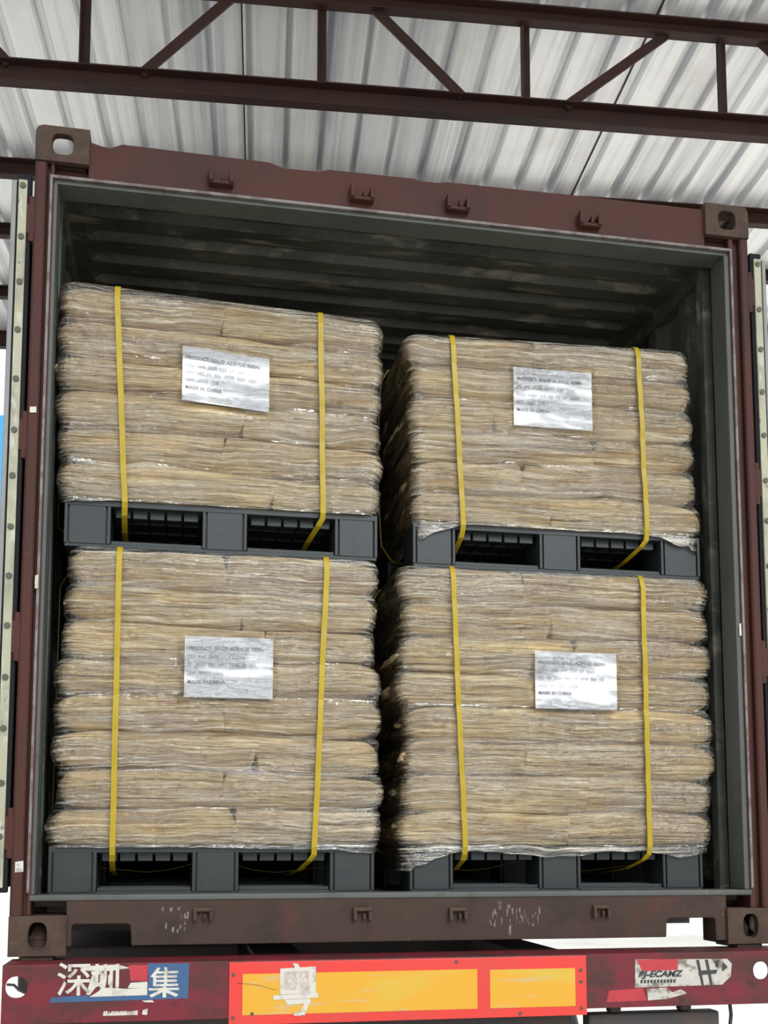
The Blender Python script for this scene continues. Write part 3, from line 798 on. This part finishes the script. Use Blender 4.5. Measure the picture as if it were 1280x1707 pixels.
# ------------------------------------------------------------------ pallet loads
ORD = ['bottom', 'second', 'third', 'fourth', 'fifth', 'sixth', 'seventh', 'top']
LOADS = [
 dict(nm='lower left', y0=0.060, zp=0.171, hp=0.149, zb=0.322, n=8, pit=0.1165, tilt=0.0, seed=11,
      xl=[-1.133, -1.102, -1.125, -1.118, -1.122, -1.102, -1.099, -1.090], xr=[-0.099, -0.087, -0.103, -0.095, -0.095, -0.119, -0.110, -0.104],
      j=[-0.56, -0.60, -0.50, -0.60, -0.62, -0.48, -0.55, -0.60], px=(-1.122, -0.118),
      straps=[((-0.932, 0.31), (-0.933, 1.23)), ((-0.314, 0.31), (-0.279, 1.23))], label=(-0.727, -0.450, 0.786, 0.980, 0.0),
      sk=0.2375),
 dict(nm='lower right', y0=0.100, zp=0.171, hp=0.149, zb=0.322, n=8, pit=0.1165, tilt=0.0, seed=23,
      xl=[-0.035, -0.021, -0.015, -0.015, -0.041, -0.031, -0.016, -0.035], xr=[1.072, 1.076, 1.096, 1.088, 1.081, 1.089, 1.082, 1.081],
      j=[0.55, 0.62, 0.40, 0.66, 0.45, 0.58, 0.50, 0.40], px=(0.006, 1.034),
      straps=[((0.187, 0.31), (0.152, 1.24)), ((0.830, 0.31), (0.827, 1.25))], label=(0.434, 0.725, 0.783, 0.977, 0.0), sk=0.22),
 dict(nm='upper left', y0=0.060, zp=1.258, hp=0.150, zb=1.410, n=6, pit=0.1150, tilt=-0.020, seed=37,
      xl=[-1.131, -1.133, -1.142, -1.146, -1.146, -1.143], xr=[-0.100, -0.090, -0.100, -0.096, -0.088, -0.090],
      j=[-0.45, -0.62, -0.55, -0.50, -0.60, -0.62], px=(-1.106, -0.108),
      straps=[((-0.921, 1.39), (-0.960, 2.09)), ((-0.293, 1.39), (-0.304, 2.07))], label=(-0.751, -0.472, 1.737, 1.918, -0.075), sk=1.33),
 dict(nm='upper right', y0=0.100, zp=1.258, hp=0.150, zb=1.410, n=6, pit=0.1115, tilt=0.012, seed=51,
      xl=[0.015, 0.016, 0.012, 0.003, 0.012, -0.009], xr=[1.067, 1.052, 1.051, 1.048, 1.044, 1.038],
      j=[0.50, 0.40, 0.66, 0.30, 0.60, 0.45], px=(0.020, 1.058),
      straps=[((0.189, 1.39), (0.157, 2.06)), ((0.849, 1.41), (0.832, 2.09))], label=(0.371, 0.656, 1.762, 1.971, 0.0), sk=1.33),
]
DEPTH = 1.06

def layer_z(L, i, x):
    """height of the joint under layer i (i from 0 to n) at x"""
    xc = (L['px'][0] + L['px'][1]) / 2
    w = 0.0 if i in (0,) else 0.022 * noise.noise((x * 2.3 + L['seed'], i * 5.1, 0.3)) + 0.009 * noise.noise((x * 7 + L['seed'], i * 9.1, 2.3))
    if i == L['n']: w *= 0.5
    return L['zb'] + i * L['pit'] + w + L['tilt'] * (x - xc) / 0.5 * (i / L['n'])

def sack(L, i, x0, x1, left):
    """one filled paper sack: rounded, wrinkled, pinched at its outer corner"""
    n = noise.noise
    nx, ny, nz = 44, 30, 13
    sd = L['seed'] + i * 3.3 + (0.0 if left else 50.0)
    y0, y1 = L['y0'], L['y0'] + DEPTH
    rs_out, rs_in, ry, rz = 0.050, 0.005, 0.030, 0.36
    def spaced(k, m):       # denser towards the ends
        t = k / m
        return 0.5 - 0.5 * math.cos(PI * t) * (0.65 + 0.35 * abs(math.cos(PI * t)))
    def spaced_y(k, m):     # denser towards the front
        return (k / m) ** 1.6
    rl, rr = (rs_out, rs_in) if left else (rs_in, rs_out)
    cache = {}
    verts = []; faces = []
    slant = 0.9 * n((sd, 1.7, 0.0))
    def vert(a, b, c):
        key = (a, b, c)
        if key in cache: return cache[key]
        tx, ty, tz = spaced(a, nx), spaced_y(b, ny), c / nz
        X = x0 + (x1 - x0) * tx; Y = y0 + (y1 - y0) * ty; Z = tz
        # rounded-box projection
        cx = min(max(X, x0 + rl), x1 - rr); cy = min(max(Y, y0 + ry), y1 - ry); cz = min(max(Z, rz), 1 - rz)
        dx = (X - cx) / (rl if X < cx else rr); dy = (Y - cy) / ry; dz = (Z - cz) / rz
        on_side = a in (0, nx) or b in (0, ny)
        ln = math.sqrt(dx * dx + dy * dy + dz * dz)
        k = max(abs(dx), abs(dy), abs(dz)) / ln if ln > 1e-6 else 1
        if (abs(dx) < 1e-6) + (abs(dy) < 1e-6) + (abs(dz) < 1e-6) >= 2: k = 1
        X2 = cx + dx * k * (rl if X < cx else rr); Y2 = cy + dy * k * ry; Z2 = cz + dz * k * rz
        # pinched outer end
        do = (X2 - x0) if left else (x1 - X2)
        pin = 1 - 0.42 * math.exp(-max(do, 0) / 0.04)
        Z2 = 0.5 + (Z2 - 0.5) * pin
        zl, zh = layer_z(L, i, X2), layer_z(L, i + 1, X2)
        Zw = zl + 0.0005 + (zh - zl - 0.001) * Z2
        # the joint leans
        din = (x1 - X2) if left else (X2 - x0)
        X2 += slant * (Z2 - 0.5) * 0.10 * math.exp(-max(din, 0) / 0.05)
        # wrinkles, only on the free sides
        side = min(1.0, 2.2 * max(0.0, 1 - abs(2 * Z2 - 1)))
        wr = 0.007 * n((X2 * 5 + sd, Z2 * 3.0, sd)) + 0.0045 * n((X2 * 6 + sd, Zw * 70, 1.0)) + 0.0025 * n((X2 * 16, Zw * 140, sd))
        wr = min(wr, 0.004)
        fr = math.exp(-max(0, Y2 - y0) / 0.05)
        Y2 += -wr * fr * side
        ox = math.exp(-max(do, 0) / 0.05)
        wx = 0.010 * n((Y2 * 6, Z2 * 2.5 + sd, 4.0)) + 0.005 * n((Y2 * 14, Zw * 60, sd))
        X2 += (-wx if left else wx) * ox * side
        verts.append((X2, Y2, Zw))
        cache[key] = len(verts) - 1
        return cache[key]
    def face_grid(f, m1, m2):
        for p in range(m1):
            for q in range(m2):
                faces.append((f(p, q), f(p + 1, q), f(p + 1, q + 1), f(p, q + 1)))
    face_grid(lambda p, q: vert(p, 0, q), nx, nz)
    face_grid(lambda p, q: vert(nx - p, ny, q), nx, nz)
    face_grid(lambda p, q: vert(0, ny - p, q), ny, nz)
    face_grid(lambda p, q: vert(nx, p, q), ny, nz)
    face_grid(lambda p, q: vert(p, q, nz), nx, ny)
    face_grid(lambda p, q: vert(p, ny - q, 0), nx, ny)
    me = bpy.data.meshes.new('kraft_sack')
    base = Vector(((x0 + x1) / 2, (y0 + y1) / 2, L['zb'] + i * L['pit']))
    me.from_pydata([tuple(Vector(v) - base) for v in verts], [], faces)
    for p in me.polygons: p.use_smooth = True
    me.materials.append(M['kraft'])
    o = bpy.data.objects.new('kraft_sack', me)
    COL.objects.link(o); o.location = base
    pos = 'top' if i == L['n'] - 1 else ORD[i]
    lay = {'bottom': 'bottom layer', 'top': 'top layer'}.get(pos, pos + ' layer up')
    set_props(o, '%s brown paper sack in the %s of the %s pallet load' % ('left' if left else 'right', lay, L['nm']), 'sack', 'paper sacks on the %s pallet' % L['nm'])

def film_shape(L):
    n = noise.noise
    nl = L['n']
    z0, z1 = L['zb'], L['zb'] + nl * L['pit']
    lx0, lx1, lz0, lz1, lr = L['label']
    def lay(z, x):
        zz = z - L['tilt'] * (x - (L['px'][0] + L['px'][1]) / 2) / 0.5 * max(0, min(1, (z - z0) / (z1 - z0)))
        return (zz - z0) / L['pit']
    def ends(t, arr):
        q = max(0, min(nl - 1e-4, t)) - 0.5
        i0 = int(math.floor(q)); f = q - i0
        a = arr[max(0, min(nl - 1, i0))]; b = arr[max(0, min(nl - 1, i0 + 1))]
        f = f * f * (3 - 2 * f)
        return a + (b - a) * f
    def inset(t, k):
        fr = t - math.floor(t)
        return k * (1 - math.sqrt(max(0.0, 1 - (2 * fr - 1) ** 2)))
    return z0, z1, lay, ends, inset

def front_y(L, x, z):
    """front of the film at x, z"""
    z0, z1, lay, ends, inset = film_shape(L)
    t = lay(z, x)
    if t < 0: ins = 0.006
    else: ins = inset(min(t, L['n'] - 0.5) if t > L['n'] - 0.5 else t, 0.013)
    return L['y0'] - 0.009 + ins

def stretch_wrap(L):
    n = noise.noise
    z0, z1, lay, ends, inset = film_shape(L)
    nl = L['n']; sd = L['seed']
    NF, NS, NB, NC = 84, 30, 24, 5
    per = []
    # perimeter stations: (side, parameter)
    for k in range(NF): per.append(('f', k / (NF - 1)))
    for k in range(1, NC): per.append(('cr', k / NC))
    for k in range(NS): per.append(('r', k / (NS - 1)))
    for k in range(NB): per.append(('b', k / (NB - 1)))
    for k in range(NS): per.append(('l', k / (NS - 1)))
    for k in range(1, NC): per.append(('cl', k / NC))
    rows = int((z1 - z0) / 0.0045)
    NT = 8
    pts = []; folds = []
    R = 0.045
    for r in range(-6, rows + NT):
        top = max(0, r - rows + 1)
        zr = min(max(r, 0), rows - 1) / (rows - 1)
        for side, q in per:
            z = z0 + zr * (z1 - z0)
            # shoulder at the top
            shrink = 0.0
            if zr > 1 - 0.05 / (z1 - z0):
                e = (zr - (1 - 0.05 / (z1 - z0))) / (0.05 / (z1 - z0))
                shrink = 0.042 * (1 - math.sqrt(max(0, 1 - e * e)))
                z = z1 - 0.05 + 0.05 * math.sin(e * PI / 2) + 0.004
            if top: shrink = 0.042 + 0.16 * (top / NT); z = z1 + 0.004 + 0.004 * n((q * 9, top * 0.7, sd))
            t = (z - z0) / L['pit']
            tc_ = min(t, nl - 0.5)
            xl = ends(tc_, L['xl']) - 0.004 + inset(tc_, 0.016); xr = ends(tc_, L['xr']) + 0.004 - inset(tc_, 0.016)
            yb = L['y0'] + DEPTH + 0.006 - shrink
            xl += shrink; xr -= shrink
            xm = xl + R + (xr - xl - 2 * R) * q
            if side == 'f':
                x, y = xm, front_y(L, xm, z) + shrink
                nx_, ny_ = 0, -1; s = xm
            elif side in ('cr', 'cl'):
                a = q * PI / 2
                yf = front_y(L, xr if side == 'cr' else xl, z) + shrink
                if side == 'cr': x, y, nx_, ny_ = xr - R + R * math.sin(a), yf + R - R * math.cos(a), math.sin(a), -math.cos(a); s = xr + a * R
                else:
                    a = (1 - q) * PI / 2
                    x, y, nx_, ny_ = xl + R - R * math.sin(a), yf + R - R * math.cos(a), -math.sin(a), -math.cos(a); s = xl - a * R
            elif side == 'r':
                yf = front_y(L, xr, z) + shrink
                x, y, nx_, ny_ = xr, yf + R + (yb - yf - R) * q, 1, 0; s = xr + 0.07 + q
            elif side == 'b':
                x, y, nx_, ny_ = xr + (xl - xr) * q, yb, 0, 1; s = xr + 1.1 + q
            else:
                yf = front_y(L, xl, z) + shrink
                x, y, nx_, ny_ = xl, yb + (yf + R - yb) * q, -1, 0; s = xl - 1.07 + q
            if side == 'b' and q in (0.0, 1.0): pass
            # pleats
            amp = 0.3 if top else 1.0
            d = (0.0045 * n((s * 2.6, z * 60, sd)) + 0.0035 * n((s * 5, z * 22, sd + 5)) + 0.002 * n((s * 11, z * 120, sd + 9))) * amp
            d = max(d, -0.003)
            if side == 'f' and lx0_ok(L, x, z): y = L['y0'] - 0.0185; d = 0.3 * d
            if r < 0:
                # ragged skirt over the pallet edge
                hang = skirt(L, s, side, q)
                z = z0 + 0.004 + hang * (r / 6.0)
                d = d * 1.5 + 0.004
            else:
                z += L['tilt'] * (x - (L['px'][0] + L['px'][1]) / 2) / 0.5 * max(0, min(1, zr))
            pts.append((x + nx_ * d, y + ny_ * d, z))
            folds.append(1.0 if r < 0 else -0.42 if side == 'f' and lx0_ok(L, x, z) else (0.35 if side in ('cr', 'cl') else (0.4 if zr > 0.97 and r < rows else max(0.0, min(0.5, (zr - 0.82) * 5)) * max(0.0, min(1.0, 0.5 + 1.6 * n((s * 3.2, z * 7, sd + 3)))))))
    m = MB()
    m.grid(pts, len(per), rows + NT + 6, closed_u=True)
    o = m.build('stretch_wrap', M['film'], None, smooth=True, loc=((L['px'][0] + L['px'][1]) / 2, L['y0'] + 0.5, L['zb']), fix=False)
    at = o.data.attributes.new('fold', 'FLOAT', 'POINT')
    at.data.foreach_set('value', folds)
    set_props(o, 'crinkled clear stretch film wrapped round the %s pallet load' % L['nm'], 'stretch film', 'clear film round the pallet loads')

def lx0_ok(L, x, z):
    a, b, c, d, r = L['label']
    return a - 0.01 < x < b + 0.01 and c - 0.02 < z - r * (x - (a + b) / 2) < d + 0.02

SKIRT = {'upper left': [(-1.13, .018), (-1.0, .012), (-0.9, .006), (-0.09, .008)],
         'upper right': [(-0.02, .085), (0.05, .07), (0.19, .010), (0.84, .008), (0.9, .02), (1.08, .075)],
         'lower left': [(-1.15, .010), (-0.9, .010), (-0.62, .010), (-0.30, .018), (-0.09, .030)],
         'lower right': [(-0.05, .085), (0.03, .08), (0.14, .035), (0.22, .020), (0.45, .045), (0.60, .045), (0.66, .025), (0.83, .022), (0.9, .05), (1.1, .03)]}
def skirt(L, s, side, q):
    k = SKIRT[L['nm']]
    s = max(k[0][0], min(k[-1][0], s)) if side in ('f', 'cr', 'cl') else (k[-1][0] if side == 'r' else k[0][0])
    for a, b in zip(k, k[1:]):
        if a[0] <= s <= b[0]:
            f = (s - a[0]) / (b[0] - a[0]); v = a[1] + (b[1] - a[1]) * f
            return v * (0.85 + 0.3 * noise.noise((s * 14, L['seed'], 0)))
    return k[-1][1]

def ribbon(mb, path, half, t, wdir):
    """flat strap along path; wdir = width direction"""
    path = [Vector(p) for p in path]; w = Vector(wdir)
    rings = []
    for i, p in enumerate(path):
        d = (path[min(i + 1, len(path) - 1)] - path[max(i - 1, 0)]).normalized()
        nrm = d.cross(w).normalized()
        ww = (w - d * w.dot(d)).normalized()
        rings += [p - ww * half - nrm * t, p + ww * half - nrm * t, p + ww * half + nrm * t, p - ww * half + nrm * t]
    fs = []
    for i in range(len(path) - 1):
        for k in range(4):
            fs.append((i * 4 + k, i * 4 + (k + 1) % 4, (i + 1) * 4 + (k + 1) % 4, (i + 1) * 4 + k))
    e = (len(path) - 1) * 4
    fs += [(0, 1, 2, 3), (e + 3, e + 2, e + 1, e)]
    mb.add(rings, fs)

def strap(L, a, b, which):
    (xa, za), (xb, zb_) = a, b
    path = []
    ztop = L['zb'] + L['n'] * L['pit'] + L['tilt'] * (xb - (L['px'][0] + L['px'][1]) / 2) / 0.5 + 0.012
    zdeck = L['zp'] + L['hp'] - 0.040
    yb = L['y0'] + DEPTH + 0.016
    nn = 40
    path.append((xa - 0.05 * (1 if which == 'right' else 0.1), L['y0'] + 0.30, zdeck - 0.055))
    path.append((xa - 0.035 * (1 if which == 'right' else 0.1), L['y0'] + 0.10, zdeck - 0.035))
    path.append((xa - 0.012 * (1 if which == 'right' else 0.1), L['y0'] + 0.012, zdeck - 0.004))
    path.append((xa, L['y0'] - 0.006, zdeck + 0.016))
    for k in range(nn + 1):
        f = k / nn; z = za + 0.010 + (ztop - 0.055 - za - 0.010) * f
        x = xa + (xb - xa) * f + 0.0025 * noise.noise((f * 4, L['seed'], xa))
        ys = [front_y(L, x, z + dz) for dz in (-0.05, -0.025, 0, 0.025, 0.05)]
        y = min(ys) * 0.7 + front_y(L, x, z) * 0.3 - 0.0085
        path.append((x, y, z))
    for k in range(1, 7):
        e = k / 6 * PI / 2
        path.append((xb, L['y0'] - 0.012 + 0.045 * (1 - math.cos(e)), ztop - 0.045 + 0.045 * math.sin(e)))
    path.append((xb, L['y0'] + 0.5, ztop + 0.002)); path.append((xb, yb - 0.05, ztop))
    path.append((xb, yb, ztop - 0.05)); path.append((xa, yb, zdeck + 0.02)); path.append((xa, yb - 0.12, zdeck - 0.03)); path.append((xa, L['y0'] + 0.6, zdeck - 0.06))
    m = MB(); ribbon(m, path, 0.0088, 0.0009, (1, 0, 0))
    o = m.build('packing_strap', M['strap'], None, loc=(xa, L['y0'], za), fix=True)
    set_props(o, '%s of two upright yellow straps on the front of the %s pallet load' % (which, L['nm']), 'strap', 'yellow straps round the loads')

def side_strap(L):
    """strap running round the sides and through the fork tunnels"""
    ys = L['y0'] + 0.36
    xl = min(L['xl']) - 0.012; xr = max(L['xr']) + 0.010
    ztop = L['zb'] + L['n'] * L['pit'] + abs(L['tilt']) + 0.012
    za = L['zp'] + L['hp'] * 0.42
    zt = L['zp'] + L['hp'] - 0.035
    pa, pb = L['px']
    w = pb - pa
    path = [(pa + w * .5, ys, zt - 0.005)]
    sag = [(.36, .022 if 'lower' in L['nm'] else .050), (.28, .030 if 'lower' in L['nm'] else .072), (.17, .018 if 'lower' in L['nm'] else .066), (.10, .012)]
    path += [(pa + w * u, ys + 0.01 * noise.noise((u * 9, L['seed'], 0)), zt - dz - 0.02) for u, dz in sag]
    path += [(pa - 0.004, ys, zt - 0.012), (xl - 0.002, ys - 0.004, zt + 0.04)]
    for k in range(11):
        f = k / 10
        path.append((xl - 0.004 - 0.012 * math.sin(f * PI) * (1 if 'right' in L['nm'] else 0.1), ys - 0.006 + 0.012 * f, L['zb'] + (ztop - 0.06 - L['zb']) * f))
    path += [(xl + 0.02, ys, ztop - 0.015), (xl + 0.07, ys, ztop), (xr - 0.07, ys, ztop), (xr - 0.02, ys, ztop - 0.015), (xr, ys, ztop - 0.06), (xr + 0.002, ys, L['zb']), (pb + 0.004, ys, zt - 0.012)]
    path += [(pa + w * (1 - u), ys + 0.01 * noise.noise((u * 7, L['seed'], 3)), zt - dz * 1.1 - 0.02) for u, dz in reversed(sag)]
    path.append((pa + w * .5, ys, zt - 0.006))
    m = MB(); ribbon(m, path, 0.0088, 0.0009, (0, 1, 0))
    o = m.build('packing_strap', M['strap'], None, loc=(xl, ys, L['zb']))
    set_props(o, 'yellow strap round the sides of the %s load, slack in its pallet openings' % L['nm'], 'strap', 'yellow straps round the loads')

def pallet(L):
    x0, x1 = L['px']; y0 = L['y0'] + 0.012; z0 = L['zp']; h = L['hp']; z1 = z0 + h
    w = x1 - x0; D = 1.04
    root = empty('plastic_pallet', 'dark grey plastic pallet under the %s load' % L['nm'], 'pallet', ((x0 + x1) / 2, y0 + D / 2, z0), 'plastic pallets')
    bw = 0.142 * w
    cols = [(x0, x0 + bw), ((x0 + x1) / 2 - bw * 0.5, (x0 + x1) / 2 + bw * 0.5), (x1 - bw, x1)]
    # deck: thin plate with a rim and under-ribs showing in the fork openings
    d = MB(); d.box(x0, x1, y0, y0 + D, z1 - 0.018, z1)
    for (a, b) in ((cols[0][1], cols[1][0]), (cols[1][1], cols[2][0])):
        nn = 5; cw = (b - a - 0.02) / nn
        for k in range(nn):
            xa = a + 0.01 + k * cw + 0.004
            d.box(xa, xa + cw - 0.008, y0 + 0.030, y0 + 0.045, z1 - 0.044, z1 - 0.017)
        for k in range(1, 9):
            d.box(a + 0.004, b - 0.004, y0 + 0.045 + k * 0.11, y0 + 0.052 + k * 0.11, z1 - 0.026, z1 - 0.017)
        for k in range(nn + 1):
            xa = a + 0.01 + k * cw
            d.box(xa - 0.003, xa + 0.003, y0 + 0.045, y0 + D - 0.03, z1 - 0.026, z1 - 0.017)
    d.build('deck', M['pallet'], root, bevel=0.0015)
    for ya, yb in ((y0, y0 + 0.15), (y0 + D / 2 - 0.075, y0 + D / 2 + 0.075), (y0 + D - 0.15, y0 + D)):
        for (a, b) in cols:
            # block face drawn as a wide panel between two narrow ribs
            k = MB()
            e = 0.0105
            k.box(a, a + e, ya, yb, z0 + 0.010, z1 - 0.017)
            k.box(b - e, b, ya, yb, z0 + 0.010, z1 - 0.017)
            k.box(a + e + 0.004, b - e - 0.004, ya + 0.001, yb, z0 + 0.010, z1 - 0.017)
            k.box(a + 0.002, b - 0.002, ya + 0.012, yb - 0.002, z0 + 0.011, z1 - 0.018)
            k.build('block', M['pallet'], root, bevel=0.002)
    for ya in (y0 + 0.004, y0 + D / 2 - 0.06, y0 + D - 0.124):
        s = MB(); s.box(x0 + 0.002, x1 - 0.002, ya, ya + 0.12, z0, z0 + 0.012)
        for (a, b) in ((cols[0][1], cols[1][0]), (cols[1][1], cols[2][0])):
            s.box(a + 0.002, b - 0.002, ya + 0.006, ya + 0.016, z0 + 0.012, z0 + 0.024)
            s.box(a + 0.002, b - 0.002, ya + 0.100, ya + 0.110, z0 + 0.012, z0 + 0.026)
            for q in range(9):
                xq = a + (b - a) * (q + 0.5) / 9
                s.box(xq - 0.004, xq + 0.004, ya + 0.012, ya + 0.105, z0 + 0.012, z0 + 0.021)
        s.build('skid', M['pallet'], root, bevel=0.0015)
    for (a, b) in cols:
        s = MB(); s.box(a + 0.01, b - 0.01, y0 + 0.13, y0 + D - 0.13, z0, z0 + 0.012); s.build('skid', M['pallet'], root, bevel=0.0015)

TXT = {'upper left': ['PRODUCT: SOLID ACRYLIC RESIN', None, 'MADE IN CHINA'], 'lower left': ['PRODUCT: SOLID ACRYLIC RESIN', None, 'MADE IN CHINA'],
       'upper right': ['PRODUCT: SOLID ACRYLIC RESIN', None, 'MADE IN CHINA'], 'lower right': ['PRODUCT: SOLID ACRYLIC RESIN', None, 'MADE IN CHINA']}
def sheet(L):
    a, b, c, d, r = L['label']
    m = MB(); nu, nv = 30, 22
    pts = []
    xc = (a + b) / 2
    for layer in (0.0, 0.0006):
        for v in range(nv):
            for u in range(nu):
                x = a + (b - a) * u / (nu - 1); z = c + (d - c) * v / (nv - 1) + r * (x - xc)
                y = L['y0'] - 0.0135 + 0.0012 * noise.noise((x * 8, z * 26, L['seed']))
                pts.append((x, y + layer, z))
    n1 = nu * nv
    fs = []
    for v in range(nv - 1):
        for u in range(nu - 1):
            i = v * nu + u
            fs.append((i, i + 1, i + nu + 1, i + nu)); fs.append((n1 + i, n1 + i + nu, n1 + i + nu + 1, n1 + i + 1))
    m.add(pts, fs)
    o = m.build('paper_sheet', M['paper'], None, smooth=True, loc=(xc, L['y0'], c), fix=False)
    set_props(o, 'white printed paper sheet on the front of the %s pallet load' % L['nm'], 'paper sheet', 'printed sheets on the loads')
    yt = L['y0'] - 0.0158
    w = b - a; h = d - c
    t = TXT[L['nm']]
    rot = -math.atan(r) * -1
    def put(body, fx, fz, size, mat):
        x = a + w * fx; z = c + h * fz + r * (x - xc)
        q = text_part('lettering', body, x, yt, z, size, mat, o, rot=-math.atan(r), bold=0.0002)
        return q
    put(t[0], 0.035, 0.80, 0.0158, M['ink'])
    put(t[2], 0.035, 0.25 if 'left' in L['nm'] else 0.27, 0.0158, M['ink'])
    s = MB(); rr = random.Random(L['seed'])
    for fz, lo, hi in ((0.665, 0.04, 0.70), (0.535, 0.04, 0.80), (0.40, 0.04, 0.42)):
        fx = lo
        while fx < hi:
            ww = rr.uniform(0.05, 0.13)
            x = a + w * fx; z = c + h * fz + r * (x + w * ww / 2 - xc)
            k = 0
            nn = max(2, int(ww / 0.022))
            for k in range(nn):
                xx = x + w * ww * k / nn
                hh = rr.uniform(0.004, 0.0065)
                s.plate([(xx, z - hh), (xx + 0.0042, z - hh), (xx + 0.0042, z + hh), (xx, z + hh)], [], 'y', yt, yt + 0.0004)
            fx += ww + 0.03
    s.build('smudged_print', M['ink_pale'], o)

for L in LOADS:
    pallet(L)
    for i in range(L['n']):
        sack(L, i, L['xl'][i], L['j'][i] + 0.004, True)
        sack(L, i, L['j'][i] - 0.004, L['xr'][i], False)
    stretch_wrap(L)
    sheet(L)
    for q, wh in zip(L['straps'], ('left', 'right')):
        strap(L, q[0], q[1], wh)
    side_strap(L)
